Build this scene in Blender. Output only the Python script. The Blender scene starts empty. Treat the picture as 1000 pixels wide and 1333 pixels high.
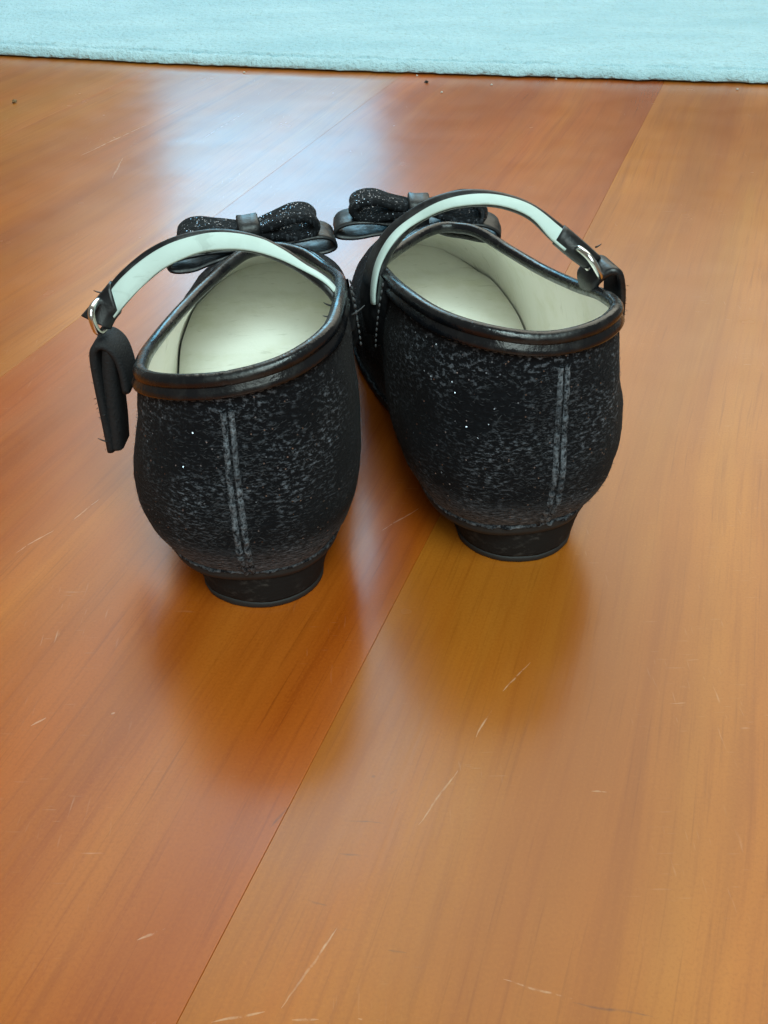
import bpy, bmesh, math, random
from mathutils import Vector, Matrix, noise
random.seed(7)
S = bpy.context.scene
C = S.collection

# ------------------------------------------------------------------ camera
CAM_H, FPX, PITCH = 0.20, 1350.0, math.atan(996 / 1350.0)
cam = bpy.data.cameras.new('camera')
cam_o = bpy.data.objects.new('camera', cam)
C.objects.link(cam_o)
cam_o.location = (0, 0, CAM_H)
cam_o.rotation_euler = (math.pi / 2 - PITCH, 0, 0)
cam.sensor_fit = 'VERTICAL'
cam.sensor_height = 36
cam.lens = 36 * FPX / 1333
cam.clip_start, cam.clip_end = 0.01, 50
S.camera = cam_o

# ------------------------------------------------------------------ light
w = bpy.data.worlds.new('World')
S.world = w
w.use_nodes = True
w.node_tree.nodes['Background'].inputs[0].default_value = (1.0, 0.90, 0.74, 1)
w.node_tree.nodes['Background'].inputs[1].default_value = 0.17


def area(name, loc, target, sx, sy, power, col):
    l = bpy.data.lights.new(name, 'AREA')
    l.shape = 'RECTANGLE'
    l.size, l.size_y, l.energy, l.color = sx, sy, power, col
    o = bpy.data.objects.new(name, l)
    C.objects.link(o)
    o.location = loc
    o.rotation_euler = (Vector(target) - Vector(loc)).to_track_quat('-Z', 'Y').to_euler()
    return o


area('window_light', (-0.23, 2.0, 1.30), (-0.23, 0.0, 0.9), 0.44, 1.85, 15.5, (0.16, 0.66, 1.0))
area('wide_window_light', (0.35, 2.2, 1.95), (0.05, 0.2, 0.0), 3.0, 2.5, 56, (0.96, 0.94, 0.78))
area('room_window_light', (0.25, -0.70, 1.85), (0.05, 0.3, 0.0), 1.0, 0.8, 32, (0.74, 1.0, 0.99))
area('back_fill_light', (0.30, -1.7, 1.55), (0.0, 0.35, 0.0), 1.3, 1.0, 25, (0.84, 1.0, 0.95))  # added fill lamp behind the camera, brightens the insides of the shoes

S.view_settings.view_transform = 'Standard'
S.view_settings.look = 'None'
S.view_settings.exposure = 0
S.view_settings.gamma = 1
S.render.engine = 'CYCLES'
S.render.resolution_x, S.render.resolution_y = 768, 1024


# ------------------------------------------------------------------ helpers
def ray(px, py):
    a, v = (px - 500) / FPX, (py - 666.5) / FPX
    return Vector((a, math.cos(PITCH) - math.sin(PITCH) * v, -(math.sin(PITCH) + math.cos(PITCH) * v)))


def on_y(px, py, Y):
    r = ray(px, py)
    return r * (Y / r.y) + Vector((0, 0, CAM_H))


def on_z(px, py, z=0.0):
    r = ray(px, py)
    return r * ((z - CAM_H) / r.z) + Vector((0, 0, CAM_H))


def mesh_obj(name, verts, faces, mat, parent=None, smooth=True, uvs=None):
    me = bpy.data.meshes.new(name)
    me.from_pydata([tuple(v) for v in verts], [], faces)
    if uvs is not None:
        ul = me.uv_layers.new(name='UVMap')
        for p in me.polygons:
            for li, vi in zip(p.loop_indices, p.vertices):
                ul.data[li].uv = uvs[vi]
    bm = bmesh.new()
    bm.from_mesh(me)
    bmesh.ops.recalc_face_normals(bm, faces=bm.faces)
    bm.to_mesh(me)
    bm.free()
    if smooth:
        me.polygons.foreach_set('use_smooth', [True] * len(me.polygons))
    me.materials.append(mat)
    o = bpy.data.objects.new(name, me)
    C.objects.link(o)
    o.parent = parent
    return o


def empty(name, loc=(0, 0, 0), rz=0):
    o = bpy.data.objects.new(name, None)
    C.objects.link(o)
    o.location = loc
    o.rotation_euler = (0, 0, rz)
    o.empty_display_size = 0.02
    return o


def catmull(pts, n, closed=False):
    P = [Vector(p) for p in pts]
    m = len(P)
    out = []
    segs = m if closed else m - 1
    for i in range(n if closed else n + 1):
        t = i / n * segs
        k = min(int(t), segs - 1)
        t -= k
        g = (lambda j: P[j % m]) if closed else (lambda j: P[j] if 0 <= j < m else (2 * P[0] - P[1] if j < 0 else 2 * P[-1] - P[-2]))
        a, b, c, d = g(k - 1), g(k), g(k + 1), g(k + 2)
        out.append(0.5 * ((2 * b) + (c - a) * t + (2 * a - 5 * b + 4 * c - d) * t * t + (3 * b - a - 3 * c + d) * t ** 3))
    return out


def tube(path, rad, sides=8, closed=False, flat=None):
    """verts, faces of a tube; rad number or list; flat=(axis, factor) squashes it along an axis"""
    V, F = [], []
    n = len(path)
    prev = None
    for i, p in enumerate(path):
        a = path[(i - 1) % n] if (closed or i > 0) else path[i]
        b = path[(i + 1) % n] if (closed or i < n - 1) else path[i]
        t = (b - a).normalized()
        up = prev if prev is not None else (Vector((0, 0, 1)) if abs(t.z) < 0.9 else Vector((1, 0, 0)))
        u = (up - t * up.dot(t)).normalized()
        prev = u
        v = t.cross(u)
        r = rad[i] if isinstance(rad, (list, tuple)) else rad
        for k in range(sides):
            an = 2 * math.pi * k / sides
            V.append(p + u * (math.cos(an) * r) + v * (math.sin(an) * r))
    for i in range(n if closed else n - 1):
        j = (i + 1) % n
        for k in range(sides):
            l = (k + 1) % sides
            F.append((i * sides + k, i * sides + l, j * sides + l, j * sides + k))
    if not closed:
        F.append(tuple(range(sides))[::-1])
        F.append(tuple((n - 1) * sides + k for k in range(sides)))
    return V, F


def stitches(path, rad, step=0.0022, fill=0.62):
    """a row of separate thread stitches along a polyline"""
    V, F = [], []
    acc = [0.0]
    for a_, b_ in zip(path, path[1:]):
        acc.append(acc[-1] + (b_ - a_).length)
    def at(d):
        d = min(max(d, 0), acc[-1])
        for i in range(len(path) - 1):
            if d <= acc[i + 1]:
                t = (d - acc[i]) / max(acc[i + 1] - acc[i], 1e-9)
                return path[i].lerp(path[i + 1], t)
        return path[-1]
    d = 0.0
    while d + step < acc[-1]:
        pts = [at(d), at(d + step * fill * 0.5), at(d + step * fill)]
        v, f = tube(pts, [rad * 0.55, rad, rad * 0.55], 5)
        b0 = len(V)
        V += v
        F += [tuple(x + b0 for x in q) for q in f]
        d += step
    return V, F


def ribbon(A, B, thick, edge=3, nrm=None):
    """closed slab between the edge polylines A and B, with rounded long edges.
    thickness is laid to both sides of the surface through A and B"""
    V, F = [], []
    n = len(A)
    ring = []
    R = edge
    for s in range(R + 1):
        ring.append((0.0, math.pi / 2 + math.pi * s / R))
    for s in range(R + 1):
        ring.append((1.0, -math.pi / 2 + math.pi * s / R))
    m = len(ring)
    for i in range(n):
        wv = (B[i] - A[i])
        i0, i1 = max(i - 1, 0), min(i + 1, n - 1)
        t = ((A[i1] + B[i1]) - (A[i0] + B[i0])).normalized()
        wn = wv.normalized()
        nn = t.cross(wn).normalized()
        h = thick / 2
        for (f, an) in ring:
            c = A[i] + wn * (h * 1.0) if f == 0 else B[i] - wn * (h * 1.0)
            V.append(c + wn * (math.cos(an) * h) + nn * (math.sin(an) * h))
    for i in range(n - 1):
        for k in range(m):
            l = (k + 1) % m
            F.append((i * m + k, i * m + l, (i + 1) * m + l, (i + 1) * m + k))
    F.append(tuple(range(m))[::-1])
    F.append(tuple((n - 1) * m + k for k in range(m)))
    return V, F


# ------------------------------------------------------------------ materials
class NT:
    def __init__(s, name):
        s.m = bpy.data.materials.new(name)
        s.m.use_nodes = True
        s.t = s.m.node_tree
        s.b = s.t.nodes['Principled BSDF']

    def n(s, typ, **kw):
        nd = s.t.nodes.new('ShaderNode' + typ)
        for k, v in kw.items():
            if k[0] == 'i' and k[1:].isdigit():
                s.set(nd, int(k[1:]), v)
            elif k.startswith('in_'):
                s.set(nd, k[3:].replace('_', ' '), v)
            else:
                setattr(nd, k, v)
        return nd

    def set(s, nd, key, v):
        if isinstance(v, bpy.types.NodeSocket):
            s.t.links.new(v, nd.inputs[key])
        else:
            nd.inputs[key].default_value = v

    def P(s, key, v):
        s.set(s.b, key, v)

    def math(s, op, a, b=0.0, c=None, clamp=False):
        nd = s.n('Math', operation=op, use_clamp=clamp)
        s.set(nd, 0, a)
        s.set(nd, 1, b)
        if c is not None:
            s.set(nd, 2, c)
        return nd.outputs[0]

    def mix(s, f, a, b, blend='MIX'):
        nd = s.n('Mix', data_type='RGBA', blend_type=blend)
        s.set(nd, 0, f)
        s.set(nd, 6, a)
        s.set(nd, 7, b)
        return nd.outputs[2]

    def ramp(s, f, stops, interp='LINEAR'):
        nd = s.n('ValToRGB')
        cr = nd.color_ramp
        cr.interpolation = interp
        while len(cr.elements) < len(stops):
            cr.elements.new(0.5)
        for e, (p, c) in zip(cr.elements, stops):
            e.position = p
            e.color = (c, c, c, 1) if not isinstance(c, tuple) else (*c, 1)
        s.set(nd, 0, f)
        return nd.outputs[0]

    def mapping(s, vec, scale=(1, 1, 1), loc=(0, 0, 0), rot=(0, 0, 0)):
        nd = s.n('Mapping')
        s.set(nd, 0, vec)
        nd.inputs[1].default_value = loc
        nd.inputs[2].default_value = rot
        nd.inputs[3].default_value = scale
        return nd.outputs[0]

    def noise(s, vec, scale, detail=3, rough=0.55, dist=0.0):
        nd = s.n('TexNoise')
        s.set(nd, 'Vector', vec)
        nd.inputs['Scale'].default_value = scale
        nd.inputs['Detail'].default_value = detail
        nd.inputs['Roughness'].default_value = rough
        nd.inputs['Distortion'].default_value = dist
        return nd.outputs[0]

    def bump(s, h, strength, dist, normal=None):
        nd = s.n('Bump')
        s.set(nd, 'Height', h)
        nd.inputs['Strength'].default_value = strength
        nd.inputs['Distance'].default_value = dist
        if normal is not None:
            s.set(nd, 'Normal', normal)
        return nd.outputs[0]


def mat_glitter(name, base=(0.0035, 0.0042, 0.0062), lint=0.05, spark=0.93, wear=0.0):
    T = NT(name)
    tc = T.n('TexCoord')
    uv, ob = tc.outputs['UV'], tc.outputs['Object']
    slub = T.noise(T.mapping(uv, (480, 1150, 1)), 1.0, 5, 0.68)
    fuzz = T.noise(ob, 900, 4, 0.65)
    patch = T.noise(ob, 48, 4, 0.6)
    pill = T.noise(T.mapping(uv, (800, 1000, 1)), 1.0, 3, 0.6)
    h = T.math('ADD', T.math('MULTIPLY', slub, 0.9), T.math('MULTIPLY', fuzz, 0.5))
    f1 = T.ramp(slub, [(0.52, 0.0), (0.70, 1.0)])
    f2 = T.ramp(patch, [(0.42, 0.04), (0.64, 1.0)])
    f = T.math('MULTIPLY', f1, f2)
    f3 = T.math('MULTIPLY', T.ramp(pill, [(0.60, 0.0), (0.74, 1.0)]), 0.45)
    f = T.math('ADD', f, T.math('MULTIPLY', f3, f2), clamp=True)
    if wear:
        su = T.n('SeparateXYZ')
        T.set(su, 0, uv)
        edge = T.math('SUBTRACT', 1.0, T.math('DIVIDE', su.outputs[1], wear), clamp=True)
        f = T.math('ADD', f, T.math('MULTIPLY', edge, T.ramp(slub, [(0.38, 0.0), (0.6, 1.0)])), clamp=True)
    col = T.mix(f, (*base, 1), (lint, lint * 1.14, lint * 1.36, 1))
    # glitter flakes: every voronoi cell one flake tilted its own way, the odd one bright
    vo = T.n('TexVoronoi', in_Scale=1500.0)
    T.set(vo, 'Vector', ob)
    sp = T.n('SeparateColor')
    T.set(sp, 0, vo.outputs['Color'])
    rare = T.math('GREATER_THAN', sp.outputs[0], spark)
    dot = T.math('LESS_THAN', vo.outputs['Distance'], 0.34)
    fl = T.math('MULTIPLY', rare, dot)
    col = T.mix(fl, col, (0.30, 0.33, 0.38, 1))
    T.P('Base Color', col)
    T.P('Roughness', T.math('SUBTRACT', 0.85, T.math('MULTIPLY', fl, 0.58)))
    T.P('Metallic', T.math('MULTIPLY', fl, 0.8))
    T.P('Specular IOR Level', 0.12)
    T.P('Sheen Weight', 0.03)
    T.P('Sheen Roughness', 0.45)
    b = T.bump(h, 0.9, 0.0009)
    geo = T.n('NewGeometry')
    tilt = T.n('VectorMath', operation='SUBTRACT')
    T.set(tilt, 0, vo.outputs['Color'])
    tilt.inputs[1].default_value = (0.5, 0.5, 0.5)
    tn = T.n('VectorMath', operation='MULTIPLY_ADD')
    T.set(tn, 0, tilt.outputs[0])
    tn.inputs[1].default_value = (1.1, 1.1, 1.1)
    T.set(tn, 2, geo.outputs['Normal'])
    nn = T.n('VectorMath', operation='NORMALIZE')
    T.set(nn, 0, tn.outputs[0])
    mx = T.n('Mix', data_type='VECTOR')
    T.set(mx, 0, fl)
    T.set(mx, 4, b)
    T.set(mx, 5, nn.outputs[0])
    T.P('Normal', mx.outputs[1])
    return T.m


def mat_patent(name, base=(0.006, 0.007, 0.009), rough=0.22, dust=0.035, bump=0.25, spec=0.5):
    T = NT(name)
    ob = T.n('TexCoord').outputs['Object']
    n1 = T.noise(ob, 140, 4, 0.6)
    n2 = T.noise(ob, 900, 3, 0.6)
    f = T.ramp(n1, [(0.48, 0.0), (0.75, 1.0)])
    T.P('Base Color', T.mix(f, (*base, 1), (dust, dust * 1.02, dust * 1.08, 1)))
    T.P('Roughness', T.math('ADD', rough, T.math('MULTIPLY', f, 0.3)))
    T.P('Specular IOR Level', spec)
    T.P('Normal', T.bump(T.math('ADD', n1, T.math('MULTIPLY', n2, 0.3)), bump, 0.0012))
    return T.m


def mat_lining(name, clean, stain):
    T = NT(name)
    ob = T.n('TexCoord').outputs['Object']
    st = T.noise(ob, 55, 5, 0.6)
    fine = T.noise(ob, 700, 3, 0.6)
    crease = T.noise(T.mapping(ob, (60, 260, 60)), 1.0, 3, 0.6, 1.5)
    c = T.mix(T.ramp(st, [(0.50, 0.0), (0.75, 0.7)]), clean, stain)
    c = T.mix(T.ramp(crease, [(0.62, 0.0), (0.70, 0.35)]), c, tuple(x * 0.72 for x in stain[:3]) + (1,))
    T.P('Base Color', c)
    T.P('Roughness', 0.62)
    T.P('Specular IOR Level', 0.3)
    T.P('Normal', T.bump(T.math('ADD', T.math('MULTIPLY', st, 0.8), T.math('MULTIPLY', fine, 0.2)), 0.35, 0.001))
    return T.m


def mat_fray(name):
    T = NT(name)
    ob = T.n('TexCoord').outputs['Object']
    a_ = T.noise(ob, 800, 4, 0.7)
    b_ = T.noise(ob, 130, 3, 0.6)
    f = T.math('MULTIPLY', T.ramp(a_, [(0.40, 0.0), (0.62, 1.0)]), T.ramp(b_, [(0.34, 0.35), (0.60, 1.0)]))
    T.P('Base Color', T.mix(f, (0.012, 0.014, 0.018, 1), (0.22, 0.25, 0.29, 1)))
    T.P('Roughness', 0.95)
    T.P('Specular IOR Level', 0.1)
    T.P('Normal', T.bump(a_, 1.0, 0.0012))
    return T.m


def mat_heel(name):
    T = NT(name)
    ob = T.n('TexCoord').outputs['Object']
    sc = T.noise(T.mapping(ob, (260, 260, 420)), 1.0, 5, 0.7)
    big = T.noise(ob, 90, 3, 0.6)
    f = T.math('MULTIPLY', T.ramp(sc, [(0.52, 0.0), (0.75, 1.0)]), T.ramp(big, [(0.45, 0.1), (0.7, 1.0)]))
    T.P('Base Color', T.mix(f, (0.011, 0.010, 0.010, 1), (0.10, 0.095, 0.09, 1)))
    T.P('Roughness', 0.8)
    T.P('Specular IOR Level', 0.2)
    T.P('Normal', T.bump(sc, 0.5, 0.0007))
    return T.m


def mat_plain(name, col, rough=0.6, metal=0.0, bscale=600, bump=0.3):
    T = NT(name)
    ob = T.n('TexCoord').outputs['Object']
    n1 = T.noise(ob, bscale, 3, 0.6)
    T.P('Base Color', T.mix(n1, tuple(c * 0.75 for c in col) + (1,), tuple(min(1, c * 1.2) for c in col) + (1,)))
    T.P('Roughness', T.math('ADD', rough - 0.08, T.math('MULTIPLY', n1, 0.16)))
    T.P('Metallic', metal)
    T.P('Normal', T.bump(n1, bump, 0.0004))
    return T.m


# scratches and dents worn into the varnish, as segments on the floor (from, to, width)
SCRATCH = [((545, 1074), (596, 1003), .0005), ((620, 960), (640, 925), .0004), ((655, 900), (690, 862), .0004),
           ((497, 690), (545, 662), .0004), ((367, 1313), (440, 1205), .0005), ((275, 1330), (345, 1318), .0006),
           ((466, 1326), (497, 1327), .0007), ((380, 1328), (415, 1327), .0006), ((178, 1222), (215, 1208), .0007),
           ((655, 1276), (745, 1300), .0005), ((104, 203), (190, 163), .0010),
           ((265, 180), (318, 147), .0010), ((146, 232), (160, 205), .0009), ((147, 178), (150, 180), .0005),
           ((40, 945), (60, 934), .0005), ((145, 930), (150, 928), .0006), ((92, 680), (130, 650), .0004),
           ((770, 1030), (790, 1031), .0004), ((20, 720), (70, 690), .0004)]
DENT = [((484, 1012), (489, 1010), .0008), ((506, 1034), (516, 1027), .0010), ((446, 1068), (500, 1072), .0004),
        ((440, 1112), (478, 1117), .0005), ((505, 1237), (530, 1240), .0005), ((432, 1208), (466, 1212), .0006),
        ((395, 1170), (425, 1180), .0005), ((745, 1305), (850, 1322), .0006), ((350, 1080), (380, 1048), .0006)]


def seg_mask(T, pos, segs, frac):
    """1 inside any of the given floor segments (world position), ragged by noise"""
    acc = None
    nz = T.noise(pos, 190, 4, 0.65)
    wig = T.math('MULTIPLY', T.math('SUBTRACT', T.noise(pos, 60, 3, 0.6), 0.5), 0.0022)
    for (a, b, wd) in segs:
        wd *= 0.6
        A, B = on_z(*a), on_z(*b)
        d = B - A
        L = d.length
        u = d / L
        sub = T.n('VectorMath', operation='SUBTRACT')
        T.set(sub, 0, pos)
        sub.inputs[1].default_value = A
        dot = T.n('VectorMath', operation='DOT_PRODUCT')
        T.set(dot, 0, sub.outputs[0])
        dot.inputs[1].default_value = u
        crs = T.n('VectorMath', operation='DOT_PRODUCT')
        T.set(crs, 0, sub.outputs[0])
        crs.inputs[1].default_value = (-u.y, u.x, 0)
        tpar = T.math('DIVIDE', dot.outputs['Value'], L)
        inside = T.math('MULTIPLY', T.math('GREATER_THAN', tpar, 0), T.math('LESS_THAN', tpar, 1))
        dist = T.math('ABSOLUTE', T.math('ADD', crs.outputs['Value'], wig))
        tp = T.math('MULTIPLY', T.math('MULTIPLY', tpar, T.math('SUBTRACT', 1.0, tpar)), 4.0)
        m = T.math('SUBTRACT', 1.0, T.math('DIVIDE', dist, T.math('MULTIPLY_ADD', tp, wd, 0.00006)), clamp=True)
        m = T.math('MULTIPLY', m, inside)
        acc = m if acc is None else T.math('MAXIMUM', acc, m)
    return T.math('MULTIPLY', acc, T.ramp(nz, [(0.38, 0.0), (0.62, frac)]))


FLOOR_YAW = -math.radians(19.4)


def mat_wood():
    T = NT('varnished_wood')
    oi = T.n('ObjectInfo')
    geo = T.n('NewGeometry')
    pos = geo.outputs['Position']
    ob = T.n('TexCoord').outputs['Object']
    rv = T.n('CombineXYZ')
    T.set(rv, 0, T.math('MULTIPLY', oi.outputs['Random'], 37.0))
    T.set(rv, 1, T.math('MULTIPLY', oi.outputs['Random'], 91.0))
    add = T.n('VectorMath', operation='ADD')
    T.set(add, 0, ob)
    T.set(add, 1, rv.outputs[0])
    p = add.outputs[0]
    wob = T.noise(T.mapping(p, (7, 2.2, 1)), 1.0, 2, 0.5)
    wv = T.n('CombineXYZ')
    T.set(wv, 0, T.math('MULTIPLY', wob, 0.035))
    add2 = T.n('VectorMath', operation='ADD')
    T.set(add2, 0, p)
    T.set(add2, 1, wv.outputs[0])
    q = add2.outputs[0]
    broad = T.noise(T.mapping(q, (16, 0.9, 1)), 1.0, 4, 0.55)
    streak = T.noise(T.mapping(q, (85, 2.6, 1)), 1.0, 4, 0.6)
    fine = T.noise(T.mapping(q, (520, 16, 1)), 1.0, 4, 0.65)
    pore = T.noise(T.mapping(q, (1000, 16, 1)), 1.0, 3, 0.65)
    blotch = T.noise(T.mapping(p, (9, 5, 1)), 1.0, 4, 0.6)
    base = oi.outputs['Color']
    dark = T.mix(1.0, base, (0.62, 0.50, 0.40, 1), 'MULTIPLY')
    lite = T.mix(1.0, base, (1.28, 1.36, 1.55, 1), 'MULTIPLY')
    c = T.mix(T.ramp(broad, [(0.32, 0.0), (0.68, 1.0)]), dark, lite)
    c = T.mix(0.30, c, base)
    c = T.mix(T.ramp(streak, [(0.54, 0.0), (0.72, 0.65)]), c, dark)
    c = T.mix(T.ramp(streak, [(0.26, 0.45), (0.42, 0.0)]), c, lite)
    c = T.mix(T.ramp(fine, [(0.50, 0.0), (0.74, 0.55)]), c, dark)
    c = T.mix(T.ramp(pore, [(0.58, 0.0), (0.70, 0.34)]), c, T.mix(1.0, dark, (0.5, 0.45, 0.4, 1), 'MULTIPLY'))
    huen = T.noise(T.mapping(q, (26, 2.0, 1)), 1.0, 4, 0.6, 0.4)
    c = T.mix(T.ramp(huen, [(0.50, 0.0), (0.66, 0.75)]), c, T.mix(1.0, c, (0.92, 0.74, 0.50, 1), 'MULTIPLY'))
    c = T.mix(T.ramp(huen, [(0.34, 0.75), (0.48, 0.0)]), c, T.mix(1.0, c, (1.06, 1.26, 1.6, 1), 'MULTIPLY'))
    spk = T.noise(pos, 1300, 2, 0.6)
    c = T.mix(T.ramp(spk, [(0.50, 0.0), (0.72, 0.30)]), c, dark)
    c = T.mix(T.ramp(spk, [(0.28, 0.22), (0.46, 0.0)]), c, lite)
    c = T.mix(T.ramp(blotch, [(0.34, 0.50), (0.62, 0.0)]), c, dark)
    scr = seg_mask(T, pos, SCRATCH, 0.45)
    dnt = seg_mask(T, pos, DENT, 0.6)
    # clusters of fine scuffs in the varnish, following no single direction
    sc1 = T.noise(T.mapping(pos, (900, 90, 1), rot=(0, 0, 0.5)), 1.0, 2, 0.5)
    sc2 = T.noise(T.mapping(pos, (110, 1000, 1), rot=(0, 0, 0.15)), 1.0, 2, 0.5)
    clus = T.ramp(T.noise(pos, 17, 3, 0.6), [(0.52, 0.0), (0.68, 1.0)])
    scuff = T.math('MULTIPLY', clus, T.ramp(T.math('MAXIMUM', sc1, sc2), [(0.66, 0.0), (0.78, 0.30)]))
    c = T.mix(scuff, c, (0.72, 0.50, 0.32, 1))
    c = T.mix(scr, c, (0.80, 0.62, 0.45, 1))
    c = T.mix(dnt, c, (0.06, 0.035, 0.025, 1))
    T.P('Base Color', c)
    rn = T.noise(pos, 35, 3, 0.6)
    ro = T.math('ADD', 0.19, T.math('MULTIPLY', rn, 0.12))
    ro = T.math('ADD', ro, T.math('MULTIPLY', scr, 0.3))
    T.P('Roughness', ro)
    T.P('IOR', 1.5)
    h = T.math('ADD', T.math('MULTIPLY', fine, 0.5), T.math('MULTIPLY', rn, 1.0))
    wav = T.noise(pos, 14, 2, 0.5)
    b0 = T.bump(wav, 0.10, 0.004)
    T.P('Normal', T.bump(h, 0.10, 0.0006, b0))
    return T.m


def mat_rug():
    T = NT('rug_pile')
    ob = T.n('TexCoord').outputs['Object']
    a = T.noise(ob, 260, 4, 0.65)
    b = T.noise(T.mapping(ob, (9, 22, 9)), 1.0, 4, 0.6)
    c = T.noise(T.mapping(ob, (60, 140, 60)), 1.0, 4, 0.6)
    col = T.mix(T.ramp(b, [(0.35, 0.0), (0.7, 1.0)]), (0.46, 0.74, 0.84, 1), (0.58, 0.85, 0.94, 1))
    col = T.mix(T.ramp(c, [(0.60, 0.0), (0.8, 0.5)]), col, (0.38, 0.55, 0.56, 1))
    col = T.mix(T.ramp(a, [(0.30, 0.4), (0.48, 0.0)]), col, (0.34, 0.50, 0.50, 1))
    T.P('Base Color', col)
    T.P('Roughness', 0.95)
    T.P('Specular IOR Level', 0.1)
    T.P('Sheen Weight', 0.2)
    h = T.math('ADD', a, T.math('MULTIPLY', c, 1.2))
    T.P('Normal', T.bump(h, 0.9, 0.006))
    return T.m


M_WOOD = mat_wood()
M_SUB = mat_plain('subfloor_board', (0.05, 0.03, 0.02), 0.9)
M_RUG = mat_rug()
M_UP = mat_glitter('black_glitter_fabric', lint=0.20, spark=0.97, wear=0.020)
M_BOWG = mat_glitter('bow_glitter_fabric', base=(0.008, 0.009, 0.011), lint=0.10, spark=0.72)
M_PAT = mat_patent('black_patent')
M_BIND = mat_patent('black_patent_binding', base=(0.004, 0.005, 0.007), rough=0.20, dust=0.012, spec=0.5)
M_LOOP = mat_patent('bow_leatherette', base=(0.005, 0.006, 0.008), rough=0.42, dust=0.02)
M_STRAP = mat_patent('strap_leatherette', rough=0.35, dust=0.03)
M_LIN = mat_lining('mint_white_lining', (0.92, 0.91, 0.83, 1), (0.76, 0.75, 0.60, 1))
M_SLIN = mat_lining('strap_lining', (0.56, 0.68, 0.65, 1), (0.44, 0.54, 0.50, 1))
M_TAB = mat_plain('tab_felt', (0.008, 0.0085, 0.011), 0.75, 0.0, 1500, 0.8)
M_HEEL = mat_heel('scuffed_heel_black')
M_SOLE = mat_plain('sole_rubber', (0.015, 0.014, 0.014), 0.7)
M_GAP = mat_plain('insole_joint_dark', (0.055, 0.065, 0.055), 0.9)  # dark colour of the strip in the joint round the insole
M_METAL = mat_plain('nickel', (0.78, 0.80, 0.80), 0.2, 1.0, 300, 0.1)
M_THREAD = mat_plain('grey_thread', (0.07, 0.072, 0.078), 0.8)
M_LINT = mat_plain('dark_lint', (0.040, 0.045, 0.053), 0.9)
M_SEAM = mat_fray('frayed_seam_fabric')
M_CRUMB = mat_plain('crumb', (0.20, 0.13, 0.06), 0.9)
M_CRUMBD = mat_plain('dark_crumb', (0.02, 0.015, 0.012), 0.9)
M_CRUMBW = mat_plain('white_crumb', (0.6, 0.58, 0.52), 0.9)

# ------------------------------------------------------------------ floor
PW, PL, PT = 0.190, 1.29, 0.008
u_dir = Vector((math.sin(-FLOOR_YAW), math.cos(-FLOOR_YAW), 0))     # along the boards
edge_pt = Vector((-0.0404, 0.1033, 0))
floor = mesh_obj('floor', [(-2.2, -1.2, -0.02), (2.2, -1.2, -0.02), (2.2, 3.4, -0.02), (-2.2, 3.4, -0.02)], [(0, 1, 2, 3)], M_SUB, smooth=False)
floor['kind'] = 'structure'
floor['label'] = 'orange varnished wooden plank floor'


def plank_mesh(wd, ln):
    bm = bmesh.new()
    bmesh.ops.create_cube(bm, size=1.0)
    for v in bm.verts:
        v.co = Vector((v.co.x * wd, v.co.y * ln, v.co.z * PT - PT / 2))
    bmesh.ops.bevel(bm, geom=[e for e in bm.edges if all(v.co.z > -1e-5 for v in e.verts)], offset=0.0001, segments=1, affect='EDGES')
    me = bpy.data.meshes.new('plank')
    bm.to_mesh(me)
    bm.free()
    me.materials.append(M_WOOD)
    return me


pm = plank_mesh(PW - 0.00004, PL - 0.00004)
perp = Vector((u_dir.y, -u_dir.x, 0))                               # to the right of the boards
TONES = {-1: (0.375, 0.088, 0.007), 0: (0.415, 0.130, 0.011), -2: (0.40, 0.118, 0.011), 1: (0.40, 0.115, 0.010)}
PAL = [(0.38, 0.10, 0.009), (0.42, 0.13, 0.013), (0.36, 0.09, 0.008), (0.41, 0.135, 0.014)]
rng = random.Random(3)
for row in range(-8, 8):
    off = {-1: 0.45, 0: 0.42, -2: 0.47, -3: 0.40, 1: 0.5}.get(row, rng.uniform(-0.6, 0.6))
    for k in range(-1, 3):
        o = bpy.data.objects.new('plank', pm)
        C.objects.link(o)
        o.parent = floor
        c = edge_pt + perp * (PW * (row + 0.5)) + u_dir * (off + k * PL)
        o.location = (c.x, c.y, 0)
        o.rotation_euler = (0, 0, FLOOR_YAW)
        t = TONES.get(row, PAL[(row * 3 + k) % 4])
        o.color = (*t, 1)

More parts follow.
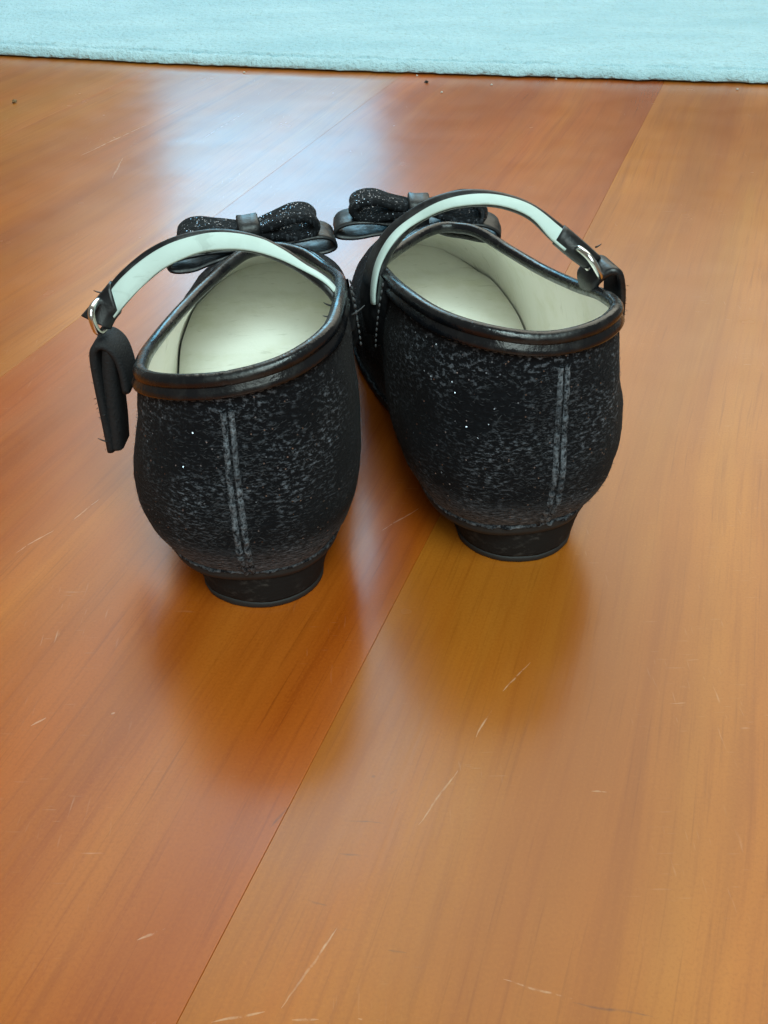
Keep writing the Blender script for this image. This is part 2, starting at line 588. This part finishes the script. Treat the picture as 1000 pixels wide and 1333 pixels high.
# ------------------------------------------------------------------ rug
def build_rug():
    e0 = [on_z(-420, 62), on_z(-160, 68), on_z(0, 74), on_z(260, 87), on_z(500, 96), on_z(760, 104), on_z(1000, 111), on_z(1200, 115), on_z(1460, 117)]
    e0 = [e0[0] + (e0[0] - e0[1]).normalized() * 0.7] + e0 + [e0[-1] + (e0[-1] - e0[-2]).normalized() * 0.9]
    edge = catmull(e0, 1100)
    prof = [(0.0060, 0.0012), (0.0006, 0.0013), (0.0, 0.0022), (0.0012, 0.0042), (0.0032, 0.0062), (0.0058, 0.0076), (0.0085, 0.0080), (0.0105, 0.0074), (0.0120, 0.0046), (0.0132, 0.0048), (0.0150, 0.0078), (0.0180, 0.0086)]
    d = 0.0180
    while d < 1.3:
        d += 0.003 if d < 0.07 else (0.008 if d < 0.3 else 0.05)
        prof.append((d, 0.0083))
    V, F = [], []
    inward = Vector((0.09, 1, 0)).normalized()
    m = len(prof)
    for i, p in enumerate(edge):
        for j, (d, z) in enumerate(prof):
            co = p + inward * d
            n = noise.noise(Vector((co.x * 160, co.y * 160, j * 0.3)))
            n2 = noise.noise(Vector((co.x * 45, co.y * 45, 5.0)))
            n3 = noise.noise(Vector((co.x * 18, co.y * 18, 9.0)))
            if 0 < j:
                co = co + inward * (0.0015 * n + 0.0016 * n2)
                groove = 1.1 + 1.6 * n2 if 7 <= j <= 9 else 1.0
                zz = z
                if 7 <= j <= 9:
                    zz = 0.0080 - (0.0080 - z) * max(0.0, groove)
                zz += (0.0009 * n + 0.0008 * n2 + (0.0008 * n3 if j > 11 else 0)) * min(1, j / 4)
                co.z = zz
            V.append(co)
    for i in range(len(edge) - 1):
        for j in range(m - 1):
            F.append((i * m + j, i * m + j + 1, (i + 1) * m + j + 1, (i + 1) * m + j))
    o = mesh_obj('rug', V, F, M_RUG)
    o['label'] = 'pale aqua rug with a lumpy whipped edge lying on the wooden floor'
    o['category'] = 'rug'
    return o


build_rug()


# ------------------------------------------------------------------ shoes
# keys of the last: s runs 0 (back) .. 0.5 (toe) on each side; x is the half width there
#       y_bottom x_bottom z_bottom | y_top  x_top  z_top | o1     h1     o2     h2
def keys(side, a):
    """side: 'm' medial or 'l' lateral; a: dict with adjustments of this shoe"""
    dz = a['rise'] if side == 'm' else -a['drop']
    K = [
        (0.0048, 0.0000, 0.0150, 0.0035, 0.0000, 0.0765, 0.0115, 0.0130, 0.0055, 0.0320),
        (0.0085, 0.0145, 0.0150, 0.0065, 0.0140, 0.0765 + dz * .45, 0.0120, 0.0130, 0.0055, 0.0320),
        (0.0220, 0.0238, 0.0150, 0.0170, 0.0242, 0.0755 + dz * 1.0, 0.0115, 0.0130, 0.0055, 0.0310),
        (0.0470, 0.0258, 0.0140, 0.0350, 0.0276, 0.0740 + dz * 1.2, 0.0100, 0.0140, 0.0045, 0.0270),
        (0.0780, 0.0235, 0.0100, 0.0580, 0.0282, 0.0700 + dz * 1.0, 0.0080, 0.0170, 0.0040, 0.0180),
        (0.1080, 0.0270, 0.0050, 0.0840, 0.0255, 0.0640 + dz * .5, 0.0050, 0.0180, 0.0050, 0.0120),
        (0.1400, 0.0300, 0.0045, 0.1040, 0.0195, 0.0605 + dz * .2, 0.0035, 0.0200, 0.0110, 0.0060),
        (0.1750, 0.0270, 0.0060, 0.1170, 0.0110, 0.0612, 0.0025, 0.0200, 0.0220, 0.0080),
        (0.1980, 0.0145, 0.0075, 0.1225, 0.0040, 0.0612, 0.0020, 0.0190, 0.0330, 0.0100),
        (0.2050, 0.0000, 0.0080, 0.1235, 0.0000, 0.0612, 0.0020, 0.0190, 0.0380, 0.0105),
    ]
    if side == 'l':
        low = {3: 0.003, 4: 0.006, 5: 0.005, 6: 0.002}
        K = [k[:5] + (k[5] - low.get(i, 0),) + k[6:] for i, k in enumerate(K)]
        K = [(k[0], k[1] * (1.16 if 3 < i < 9 else 1.0)) + k[2:] for i, k in enumerate(K)]
    if side == 'm':
        wdn = {2: 0.3, 3: 0.9, 4: 1.0, 5: 1.0, 6: 0.6}
        K = [k[:4] + (k[4] + a['mw'] * wdn.get(i, 0),) + k[5:] for i, k in enumerate(K)]
    sg = 1 if side == 'm' else -1
    K = [k[:4] + (k[4] + sg * a['ts'] * max(0, min(1, (i - 4) / 3)),) + k[5:] for i, k in enumerate(K)]
    return K


NS, NV = 160, 26


class Last:
    def __init__(s, a, mir):
        km, kl = keys('m', a), keys('l', a)
        rows = [(r, 1) for r in km] + [(r, -1) for r in kl[-2:0:-1]]
        col = lambda i: catmull([Vector((r[i] * (sg if i in (1, 4) else 1), 0, 0)) for r, sg in rows], NS, True)
        ch = [[v.x for v in col(i)] for i in range(10)]
        s.mir = mir
        s.B = [Vector((ch[1][k], ch[0][k], ch[2][k])) for k in range(NS)]
        s.T = [Vector((ch[4][k], ch[3][k], ch[5][k])) for k in range(NS)]
        s.par = [(ch[6][k], ch[7][k], ch[8][k], ch[9][k]) for k in range(NS)]
        s.nB = [s._n(s.B, k) for k in range(NS)]
        s.nT = [s._n(s.T, k) for k in range(NS)]

    def _n(s, L, k):
        t = L[(k + 1) % NS] - L[(k - 1) % NS]
        t.z = 0
        return Vector((t.y, -t.x, 0)).normalized()

    def at(s, k, v, off=0.0):
        """point on the upper for loop index k (may be fractional) and height 0..1, offset outwards"""
        k0 = int(math.floor(k)) % NS
        fr = k - math.floor(k)
        def pt(kk, vv):
            o1, h1, o2, h2 = s.par[kk]
            p0, p3 = s.B[kk], s.T[kk]
            p1 = p0 + s.nB[kk] * o1 + Vector((0, 0, h1))
            p2 = p3 + s.nT[kk] * o2 - Vector((0, 0, h2))
            q = 1 - vv
            return p0 * q ** 3 + p1 * 3 * q * q * vv + p2 * 3 * q * vv * vv + p3 * vv ** 3
        k1 = (k0 + 1) % NS
        P = pt(k0, v).lerp(pt(k1, v), fr)
        if off:
            e = 0.01
            dv = pt(k0, min(v + e, 1)) - pt(k0, max(v - e, 0))
            du = pt(k1, v) - pt((k0 - 1) % NS, v)
            n = du.cross(dv).normalized()
            hn = s.nB[k0].lerp(s.nT[k0], v)
            if n.dot(hn + Vector((0, 0, 0.2))) < 0:
                n = -n
            P = P + n * off
        return P

    def crumple(s, p):
        n = noise.noise(Vector((p.x * 55, p.y * 55, p.z * 55 + 3 * s.mir)))
        n2 = noise.noise(Vector((p.x * 120, p.y * 120, p.z * 170 + 8 * s.mir)))
        return 0.0011 * n + 0.0004 * n2

    def m(s, p):
        return Vector((p.x * s.mir, p.y, p.z))


def build_shoe(name, loc, yaw, mir, a, label):
    root = empty(name, loc, yaw)
    root['label'] = label
    root['category'] = 'shoe'
    root['group'] = 'pair of black dress shoes'
    L = Last(a, mir)
    inv = (Matrix.Translation(Vector(loc)) @ Matrix.Rotation(yaw, 4, 'Z')).inverted()

    def part(nm, VF, mat, parent=root, uvs=None, smooth=True):
        return mesh_obj(nm, VF[0], VF[1], mat, parent, smooth, uvs)

    def loft(vs, off, crumple=True, ks=None, uvm=True, pucker=None):
        V, F, UV = [], [], []
        ks_ = ks if ks is not None else list(range(NS))
        closed = ks is None
        cum, prevp = 0.0, None
        n = len(ks_)
        for k in ks_:
            pm_ = L.at(k, 0.5)
            if prevp is not None:
                cum += (pm_ - prevp).length
            prevp = pm_
            for v in vs:
                o_ = off + (pucker[v] if pucker else 0)
                base = L.at(k, v)
                if crumple:
                    o_ += L.crumple(base) * min(1, (1 - v) * 6)
                p = L.at(k, v, o_ if o_ else 1e-7)
                V.append(L.m(p))
                UV.append((cum * mir, (L.T[int(k) % NS].z - L.B[int(k) % NS].z) * v))
        m = len(vs)
        for i in range(n if closed else n - 1):
            j = (i + 1) % n
            for q in range(m - 1):
                F.append((i * m + q, i * m + q + 1, j * m + q + 1, j * m + q))
        return V, F, UV

    vs = [i / NV for i in range(NV + 1)]
    V, F, UV = loft(vs, 0.0, True, list(range(NS // 2, NS // 2 + NS + 1)))
    upper = mesh_obj('upper', V, F, M_UP, root, True, UV)

    # inner lining, ends just above the insole
    V, F, UV = loft([0.0, 0.03, 0.06] + [0.1 + 0.9 * i / 20 for i in range(21)], -0.0022, False)
    lin = mesh_obj('lining', V, F, M_LIN, root, True, UV)

    # insole: board with a rounded edge, a dark joint left round it
    def insole(ins, zoff, nm, mat, parent, dome=0.0):
        V, F = [], []
        half = NS // 2
        cols = 14
        for k in range(0, half + 1):
            toe = max(0.0, min(1.0, (k / half - 0.80) / 0.12))
            vi = 0.27 + 0.06 * toe
            di = ins + (0.0012 - ins) * toe
            pa, pb = L.at(k, vi, -di), L.at((NS - k) % NS, vi, -di)
            for c in range(cols + 1):
                f = c / cols
                p = pa.lerp(pb, f)
                e = min(f, 1 - f) * cols
                z = zoff - (0.0012 if e < 0.5 else 0.0) + dome * math.sin(math.pi * f)
                z += 0.0006 * noise.noise(Vector((p.x * 60, p.y * 60, 2 * mir)))
                V.append(L.m(Vector((p.x, p.y, p.z + z))))
        w_ = cols + 1
        for k in range(half):
            for c in range(cols):
                F.append((k * w_ + c, k * w_ + c + 1, (k + 1) * w_ + c + 1, (k + 1) * w_ + c))
        return part(nm, (V, F), mat, parent)
    ins = insole(0.0030, 0.0012, 'insole', M_LIN, root)
    insole(0.0019, -0.0006, 'insole_joint', M_GAP, ins)

    # binding: flat band round the collar with a rolled top edge
    bv = [(0.955, 0.0003), (0.957, 0.0013), (0.963, 0.0015), (0.974, 0.0012), (0.986, 0.0008), (1.0, 0.0004)]
    V, F, UV = loft([b_[0] for b_ in bv], 0.0, False, None, True, dict(bv))
    # swell the lower edge back to the fabric
    bind = mesh_obj('binding', V, F, M_BIND, root, True, UV)
    md = bind.modifiers.new('thick', 'SOLIDIFY')
    md.thickness = 0.0009
    md.offset = -1
    roll = [L.m(L.at(k, 1.0) + L.nT[k] * -0.0006 + Vector((0, 0, 0.0001))) for k in range(NS)]
    part('binding_roll', tube(roll, 0.0020, 12, True), M_BIND, bind)
    st = [L.m(L.at(k, 0.952, 0.0001)) for k in range(NS)]
    part('binding_stitch', stitches(st + [st[0]], 0.00017), M_THREAD, bind)

    # back seam: two puckered ridges with a groove between
    sk = a['seam']
    for sgn in (-1, 1):
        V, F, UV = [], [], []
        for i in range(61):
            v = 0.01 + 0.905 * i / 60
            k0 = sk + a['seam_lean'] * (1 - v)
            puck = 0.00012 * math.sin(i * 1.9 + sgn) + 0.0007 * noise.noise(Vector((i * 0.45, sgn * 3, mir))) - 0.0002
            for j, (dk, h) in enumerate([(0.10, -0.0003), (0.22, 0.0005), (0.55, 0.0009), (0.9, 0.0005), (1.2, -0.0004)]):
                kk = (k0 + sgn * dk * a['seam_w']) % NS
                base = L.at(kk, v)
                p = L.at(kk, v, h + (puck if 0 < j < 4 else 0) + L.crumple(base) * min(1, (1 - v) * 6))
                V.append(L.m(p))
                UV.append((0.003 * j / 4, v * 0.06))
        for i in range(60):
            for j in range(4):
                F.append((i * 5 + j, i * 5 + j + 1, (i + 1) * 5 + j + 1, (i + 1) * 5 + j))
        mesh_obj('back_seam', V, F, M_SEAM, upper, True, UV)

    # frayed welt where upper meets sole
    welt = []
    for k in range(NS):
        p = L.at(k, 0.012, 0.0001 + 0.0009 * noise.noise(Vector((k * 0.9, mir, 0))))
        welt.append(L.m(p))
    wt = tube(welt, 0.0007, 7, True)
    part('welt', wt, M_SEAM, root, [(v.x + v.y, v.z) for v in wt[0]])

    # sole: slab under the feather edge
    V, F = [], []
    lv = [(1.0, 0.0005), (1.02, -0.0012), (1.0, -0.0030), (0.96, -0.0036)]
    for k in range(NS):
        c = Vector((0, L.B[k].y, 0))
        for (sc, dz) in lv:
            p = L.B[k]
            zz = max(p.z + dz, 0.0003 + 0.0002 * (1 if dz > -0.003 else 0))
            V.append(L.m(Vector((p.x * sc, 0.1 + (p.y - 0.1) * (1 - (1 - sc) * 0.4), zz))))
    m = len(lv)
    for k in range(NS):
        for q in range(m - 1):
            F.append((k * m + q, k * m + q + 1, ((k + 1) % NS) * m + q + 1, ((k + 1) % NS) * m + q))
    half = NS // 2
    for k in range(half):
        F.append((k * m + m - 1, (k + 1) * m + m - 1, ((NS - k - 1) % NS) * m + m - 1, ((NS - k) % NS) * m + m - 1))
    part('sole', (V, F), M_SOLE)

    # heel block, D-shaped, with a top piece on the floor
    def dshape(z, sc, back):
        pts = []
        for i in range(40):
            an = -math.pi * 0.5 + 2 * math.pi * i / 40
            x = math.cos(an) * 0.0222 * sc
            y = math.sin(an)
            yy = back + 0.0205 * sc + (y * 0.0205 * sc if y < 0 else min(y * 0.040, 0.022))
            sx = x if y < 0 else math.copysign(0.0222 * sc * min(1, abs(math.cos(an)) ** 0.35), math.cos(an))
            wob = 0.0004 * noise.noise(Vector((i * 0.5, z * 300, mir)))
            pts.append(Vector((sx + a['heel_x'] + wob, yy + wob, z)))
        return pts
    def stack(levels, nm, mat, parent):
        V, F = [], []
        for lvl in levels:
            V += [L.m(p) for p in dshape(*lvl)]
        n = 40
        for q in range(len(levels) - 1):
            for i in range(n):
                j = (i + 1) % n
                F.append((q * n + i, q * n + j, (q + 1) * n + j, (q + 1) * n + i))
        F.append(tuple(range(n)))
        F.append(tuple((len(levels) - 1) * n + i for i in range(n)))
        return part(nm, (V, F), mat, parent)
    heel = stack([(0.0022, 0.80, 0.0062), (0.0030, 0.81, 0.0060), (0.0070, 0.86, 0.0056), (0.0110, 0.93, 0.0054), (0.0148, 0.99, 0.0056), (0.0165, 0.98, 0.0060)], 'heel', M_HEEL, root)
    stack([(0.0, 0.79, 0.0066), (0.0004, 0.81, 0.0061), (0.0016, 0.812, 0.0060), (0.0021, 0.805, 0.0062)], 'top_piece', M_SOLE, heel)

    # ---- bow on the vamp: wide patent bow below, glitter bow above, band round the middle
    bx, by, bz, brx, brz, bscale = a['bow']
    bow = empty('bow', (bx, by, bz))
    bow.parent = root
    bow.rotation_euler = (a['bow_pitch'], brx, brz)

    def loop(side, half, hgt, wd, thick, z0, droop, sag, mat, nm, ph):
        """one bow loop: a ribbon bent into a closed drop in the x-z plane, wd wide along y"""
        prof = []
        N = 36
        for i in range(N + 1):
            t = i / N
            an = 2 * math.pi * t
            r = 0.5 * (1 - math.cos(an))              # 0 at the knot, 1 at the far end
            x = half * (0.03 + 0.97 * r ** 0.62)
            z = hgt * 0.5 * math.sin(an) * (0.25 + 0.75 * r ** 0.5) * (1 if an < math.pi else 0.8) 
            z += -droop * (x / half) ** 2 - sag * math.sin(an / 2) * 0.2
            prof.append((x * side, z + z0))
        V, F = [], []
        cols = 9
        A = [[None] * (cols + 1) for _ in prof]
        n = len(prof)
        for i, (x, z) in enumerate(prof):
            i0, i1 = max(i - 1, 0), min(i + 1, n - 1)
            tx, tz = prof[i1][0] - prof[i0][0], prof[i1][1] - prof[i0][1]
            ln = math.hypot(tx, tz) or 1
            nx, nz = -tz / ln, tx / ln
            f = min(1, abs(x) / half)
            wy = wd * (0.42 + 0.58 * min(1, f * 1.5) ** 0.7)
            for lay in (0.5, -0.5):
                for c in range(cols + 1):
                    g = c / cols - 0.5
                    ed = 0.55 if c in (0, cols) else 1.0
                    wv = 0.0006 * noise.noise(Vector((x * 130 + ph, z * 130, g * 3)))
                    V.append(Vector((x + nx * thick * lay * ed + wv, g * wy * (1 if ed == 1 else 1.02), z + nz * thick * lay * ed + wv)))
        w_ = 2 * (cols + 1)
        for i in range(n - 1):
            for c in range(cols):
                F.append((i * w_ + c, i * w_ + c + 1, (i + 1) * w_ + c + 1, (i + 1) * w_ + c))
                d = cols + 1
                F.append((i * w_ + d + c, (i + 1) * w_ + d + c, (i + 1) * w_ + d + c + 1, i * w_ + d + c + 1))
            F.append((i * w_, (i + 1) * w_, (i + 1) * w_ + cols + 1, i * w_ + cols + 1))
            F.append((i * w_ + cols, i * w_ + 2 * cols + 1, (i + 1) * w_ + 2 * cols + 1, (i + 1) * w_ + cols))
        V = [v * bscale for v in V]
        return part(nm, (V, F), mat, bow, [(v.x, v.y) for v in V])
    for sgn in (-1, 1):
        e = a['bow_end'][0 if sgn < 0 else 1]
        loop(sgn, 0.0285, 0.0080 * e, 0.0125, 0.0014, 0.0028, 0.0014, 0, M_LOOP, 'lower_loop', 3 * sgn + mir)
        loop(sgn, 0.0225, 0.0092 * e, 0.0116, 0.0027, 0.0088, 0.0002, 0, M_BOWG, 'upper_loop', 9 * sgn + mir)
    ring = []
    for i in range(28):
        an = 2 * math.pi * i / 28
        ring.append((math.cos(an), math.sin(an)))
    V, F = [], []
    xs = [(-0.0036, 0.88), (-0.0032, 0.94), (-0.0012, 0.9), (0.0010, 0.92), (0.0032, 0.94), (0.0036, 0.88)]
    for (x, sc) in xs:
        for (cy, cz) in ring:
            sy = math.copysign(abs(cy) ** 0.6, cy)
            sz = math.copysign(abs(cz) ** 0.6, cz)
            V.append(Vector((x, sy * 0.0062 * sc, 0.0068 + sz * 0.0066 * sc)) * bscale)
    for q in range(len(xs) - 1):
        for i in range(28):
            j = (i + 1) % 28
            F.append((q * 28 + i, q * 28 + j, (q + 1) * 28 + j, (q + 1) * 28 + i))
    F.append(tuple(range(28)))
    F.append(tuple((len(xs) - 1) * 28 + i for i in range(28)))
    part('knot_band', (V, F), M_LOOP, bow)

    # ---- instep strap (traced edge lines set at their real depth over the shoe)
    def loc3(px, py, Y):
        return inv @ on_y(px, py, Y)
    top = catmull([loc3(*p) for p in a['strap_top']], 72)
    bot = catmull([loc3(*p) for p in a['strap_bot']], 72)
    strap = part('strap', ribbon(top, bot, 0.0026, 5), M_STRAP)
    # lining glued to the inner face, stops short of the edges and of the ring
    flip = 1 if (top[38] - top[36]).cross(bot[37] - top[37]).y < 0 else -1

    def inner(f0, f1, i0, i1, off, taper=0):
        A, B = [], []
        for i in range(i0, i1 + 1):
            ja, jb = max(i - 1, 0), min(i + 1, len(top) - 1)
            t = (top[jb] - top[ja]).normalized()
            wv = (bot[i] - top[i])
            n = t.cross(wv).normalized() * flip
            fs = f0
            if taper:
                q = max(0.0, min(1.0, 1 - i / taper))
                fs = f0 + (0.90 - f0) * q
            A.append(top[i] + wv * fs + n * off)
            B.append(top[i] + wv * f1 + n * off)
        return A, B
    A, B = inner(0.22, 1.04, a['lin_i'][0], a['lin_i'][1], 0.0014, a['taper'])
    part('strap_lining', ribbon(A, B, 0.0008, 2), M_SLIN, strap)
    A, B = inner(-0.06, 1.06, a['lin_i'][1] - 3, 72, 0.0)
    part('strap_end_fold', ribbon(A, B, 0.0050, 5), M_STRAP, strap)
    # strap foot sewn down the outside of the medial quarter
    kA, kB = a['foot_k']
    V, F = [], []
    rows_, cols_ = 14, 10
    for i in range(rows_ + 1):
        f = i / rows_
        v = 1.01 - a['foot_len'] * f
        for j in range(cols_ + 1):
            g = j / cols_
            kk = kA + (kB - kA) * (0.5 + (g - 0.5) * (1 - 0.25 * f * f))
            off = 0.0019 if 0 < j < cols_ and i < rows_ else 0.0004
            V.append(L.m(L.at(kk, min(v, 1.0), off) + Vector((0, 0, max(0, v - 1) * 0.06))))
    for i in range(rows_):
        for j in range(cols_):
            q = i * (cols_ + 1) + j
            F.append((q, q + 1, q + cols_ + 2, q + cols_ + 1))
    foot = part('strap_foot', (V, F), M_STRAP)
    for kk0 in (kA + 0.5, kB - 0.5):
        pth = [L.m(L.at(kk0, 1.0 - a['foot_len'] * i / 10 * 0.95, 0.0024)) for i in range(11)]
        part('foot_stitch', stitches(pth, 0.00034), M_THREAD, foot)

    # ---- closing tab: band from the lateral quarter through the ring and folded back outside
    for nm, pts, ywid, th, mt in a['tabs']:
        path = catmull([Vector((*loc3(px, py, a['tab_y'])[:],)) for px, py in pts], 48)
        yd = Vector((0.10 * mir, 1, 0)).normalized() * ywid
        last_tab = part(nm, ribbon([p - yd * 0.5 for p in path], [p + yd * 0.5 for p in path], th, 4), mt)
        rg = random.Random(len(pts))
        V, F = [], []
        for q in range(70):
            p = path[rg.randrange(18, len(path))] + yd * (-0.48 + rg.uniform(-.02, .02))
            p = p + Vector((rg.uniform(-1, 1) * th * 0.42, 0, 0))
            d = Vector((rg.uniform(-1, 0.4) * mir, rg.uniform(-0.8, 0.2), rg.uniform(-0.9, 0.5))).normalized()
            v, f = tube([p, p + d * rg.uniform(0.0003, 0.0009)], [0.00010, 0.00004], 3)
            b0 = len(V)
            V += v
            F += [tuple(x + b0 for x in q_) for q_ in f]
        fr = part('fraying', (V, F), mt, last_tab)
        fr['kind'] = 'stuff'
    # metal ring
    (r0, r1, rw, rt) = a['ring']
    pa, pb = loc3(*r0, a['tab_y'] - 0.0055), loc3(*r1, a['tab_y'] - 0.0055)
    mid, ax = (pa + pb) / 2, (pb - pa) / 2
    ay = Vector((0.25 * mir, 1, 0.05)).normalized() * rw
    mid2 = mid + ay
    pth = []
    for i in range(40):
        an = 2 * math.pi * i / 40
        ca, sa = math.cos(an), math.sin(an)
        pth.append(mid2 + ax * (math.copysign(abs(ca) ** 0.7, ca)) + ay * (math.copysign(abs(sa) ** 0.7, sa)))
    part('buckle_ring', tube(pth, rt, 10, True), M_METAL)

    # ---- lint and short fibres caught on the fabric: uncountable
    rg = random.Random(11 + mir)
    V, F = [], []
    for q in range(3800):
        k = rg.uniform(-45, 45) if q % 4 else a['seam'] - NS + rg.gauss(0, 3.5)
        v = rg.uniform(0.03, 0.9)
        ln = rg.uniform(0.0005, 0.0018)
        p = L.at(k % NS, v, 0.0002 + L.crumple(L.at(k % NS, v)) * min(1, (1 - v) * 6))
        nn = (L.at(k % NS, v, 0.001) - L.at(k % NS, v)).normalized()
        d = (L.at((k + 1) % NS, v) - L.at(k % NS, v)).normalized()
        d = (d * rg.uniform(0.4, 1) * rg.choice((-1, 1)) + Vector((0, 0, rg.gauss(0, 0.35))) + nn * rg.uniform(-0.25, 0.12)).normalized()
        sd = d.cross(nn).normalized() * rg.uniform(0.00003, 0.00007)
        mid_ = p + d * ln * 0.5 + nn * 0.00015
        e_ = p + d * ln + nn * rg.uniform(-0.0002, 0.0002)
        b = len(V)
        V += [L.m(x) for x in (p - sd, p + sd, mid_ + sd, mid_ - sd, e_)]
        F += [(b, b + 1, b + 2, b + 3), (b + 3, b + 2, b + 4)]
    li = mesh_obj('lint', V, F, M_LINT, upper)
    li['kind'] = 'stuff'

    # ---- loose threads
    for (px, py, Y, dx, dz, ln) in a['threads']:
        p = loc3(px, py, Y)
        path = [p + Vector((dx, -0.1, dz)).normalized() * ln * t + Vector((0, 0, 0.3 * ln * t * t)) for t in (0, .35, .7, 1)]
        part('loose_thread', tube(path, [0.00030, 0.00026, 0.0002, 0.0001], 5), M_THREAD if ln > 0.003 else M_STRAP, strap)
    return root


YL, YR = 0.218 + 0.05, 0.239 + 0.055
left = dict(
    ts=0.0055, mw=0.0, rise=0.006, drop=0.005, seam=159.0, seam_lean=1.0, seam_w=1.0, heel_x=0.002,
    bow=(-0.0035, 0.1400, 0.0530, math.radians(-3.5), math.radians(8), 1.05), bow_pitch=math.radians(8), bow_end=(0.9, 1.0),
    strap_top=[(459, 425, YL + .004), (451, 400, YL + .005), (433, 370, YL + .005), (402, 345, YL + .005), (370, 323, YL + .006), (336, 307, YL + .006), (300, 299, YL + .006), (268, 299, YL + .006), (230, 307, YL + .005), (192, 325, YL + .004), (160, 351, YL + .002), (138, 376, YL), (118, 400, YL - .002), (108, 412, YL - .003)],
    strap_bot=[(456, 432, YL - .006), (444, 405, YL - .006), (425, 377, YL - .004), (395, 357, YL + .001), (362, 340, YL + .002), (328, 329, YL + .002), (292, 326, YL + .002), (256, 331, YL + .002), (218, 347, YL + .001), (188, 371, YL), (167, 393, YL - .002), (152, 411, YL - .003), (146, 420, YL - .004), (142, 428, YL - .005)],
    taper=26, lin_i=(7, 62), foot_k=(31, 39), foot_len=0.30,
    tab_y=YL - 0.004,
    tabs=[('closing_tab', [(170, 500), (165, 475), (158, 456), (149, 445), (138, 440), (129, 445), (128, 460), (133, 490), (139, 520), (145, 550), (150, 576)], 0.012, 0.0023, M_TAB),
          ('tab_end', [(146, 446), (147, 480), (150, 510), (154, 545), (156, 574)], 0.0112, 0.0042, M_TAB)],
    ring=((116, 405), (128, 438), 0.0040, 0.0010),
    threads=[(136, 381, YL - .001, -1, 0.0, 0.0028), (458, 410, YL - .006, 1, 0.5, 0.004), (432, 398, YL - .015, -1, 0.2, 0.0022), (430, 412, YL - .018, -1, -0.1, 0.002),
             (142, 575, YL - .012, -1, 0.2, 0.003), (138, 540, YL - .012, -1, -0.3, 0.0015)])
right = dict(
    ts=0.0, mw=0.005, rise=0.003, drop=-0.001, seam=157.0, seam_lean=0.6, seam_w=1.0, heel_x=-0.002,
    bow=(-0.0065, 0.1400, 0.0538, math.radians(2), math.radians(-8), 1.07), bow_pitch=math.radians(4), bow_end=(0.9, 1.0),
    strap_top=[(481, 432, YR + .005), (474, 400, YR + .006), (473, 375, YR + .006), (481, 340, YR + .006), (500, 305, YR + .006), (530, 276, YR + .006), (566, 256, YR + .006), (606, 247, YR + .006), (648, 250, YR + .006), (690, 264, YR + .005), (728, 290, YR + .003), (758, 315, YR + .001), (780, 335, YR)],
    strap_bot=[(497, 436, YR - .007), (494, 404, YR - .007), (494, 378, YR - .006), (501, 345, YR - .004), (519, 315, YR - .002), (546, 291, YR + .002), (580, 275, YR + .002), (615, 269, YR + .002), (652, 271, YR + .002), (688, 285, YR + .001), (716, 312, YR), (742, 334, YR - .002), (764, 350, YR - .003)],
    taper=58, lin_i=(8, 64), foot_k=(31, 39), foot_len=0.36,
    tab_y=YR - 0.004,
    tabs=[('closing_tab', [(792, 415), (781, 397), (769, 381), (765, 364), (772, 354), (782, 347), (790, 345), (797, 350), (800, 365), (800, 382), (799, 398), (798, 408)], 0.012, 0.0026, M_STRAP)],
    ring=((768, 334), (786, 366), 0.0042, 0.0010),
    threads=[(462, 405, YR - .006, -1, 0.3, 0.003), (775, 322, YR - .003, 1, 0.3, 0.0018)])

build_shoe('bow_shoe', (-0.037, 0.218, 0), math.radians(3), 1, left,
           'black glitter bow shoe with its long closing tab hanging free beside the heel')
build_shoe('bow_shoe', (0.0430, 0.239, 0), math.radians(10), -1, right,
           'black glitter bow shoe with its closing tab looped upright through the ring')

# ------------------------------------------------------------------ crumbs on the floor
def crumb(px, py, r, mat, label, sd):
    bm = bmesh.new()
    bmesh.ops.create_icosphere(bm, subdivisions=2, radius=r)
    for v in bm.verts:
        v.co *= 0.75 + 0.5 * noise.noise(v.co / r * 1.3 + Vector((sd, 0, 0)))
        v.co.z *= 0.7
    zmin = min(v.co.z for v in bm.verts)
    for v in bm.verts:
        v.co.z -= zmin
    me = bpy.data.meshes.new('crumb')
    bm.to_mesh(me)
    bm.free()
    me.materials.append(mat)
    o = bpy.data.objects.new('crumb', me)
    C.objects.link(o)
    o.location = on_z(px, py)
    o['label'] = label
    o['category'] = 'crumb'
    o['group'] = 'crumbs on the floor'


crumb(19, 134, 0.0022, M_CRUMB, 'single brown crumb on the bare planks away from the rug', 1)
crumb(555, 108, 0.0018, M_CRUMBD, 'dark crumb on the planks just off the rug edge', 2)
for i, (x, y) in enumerate([(318, 93), (543, 97), (724, 102), (575, 119), (640, 109), (960, 115)]):
    crumb(x, y + 2, 0.0010, M_CRUMBW, 'tiny pale crumb on the planks along the rug edge', 5 + i)
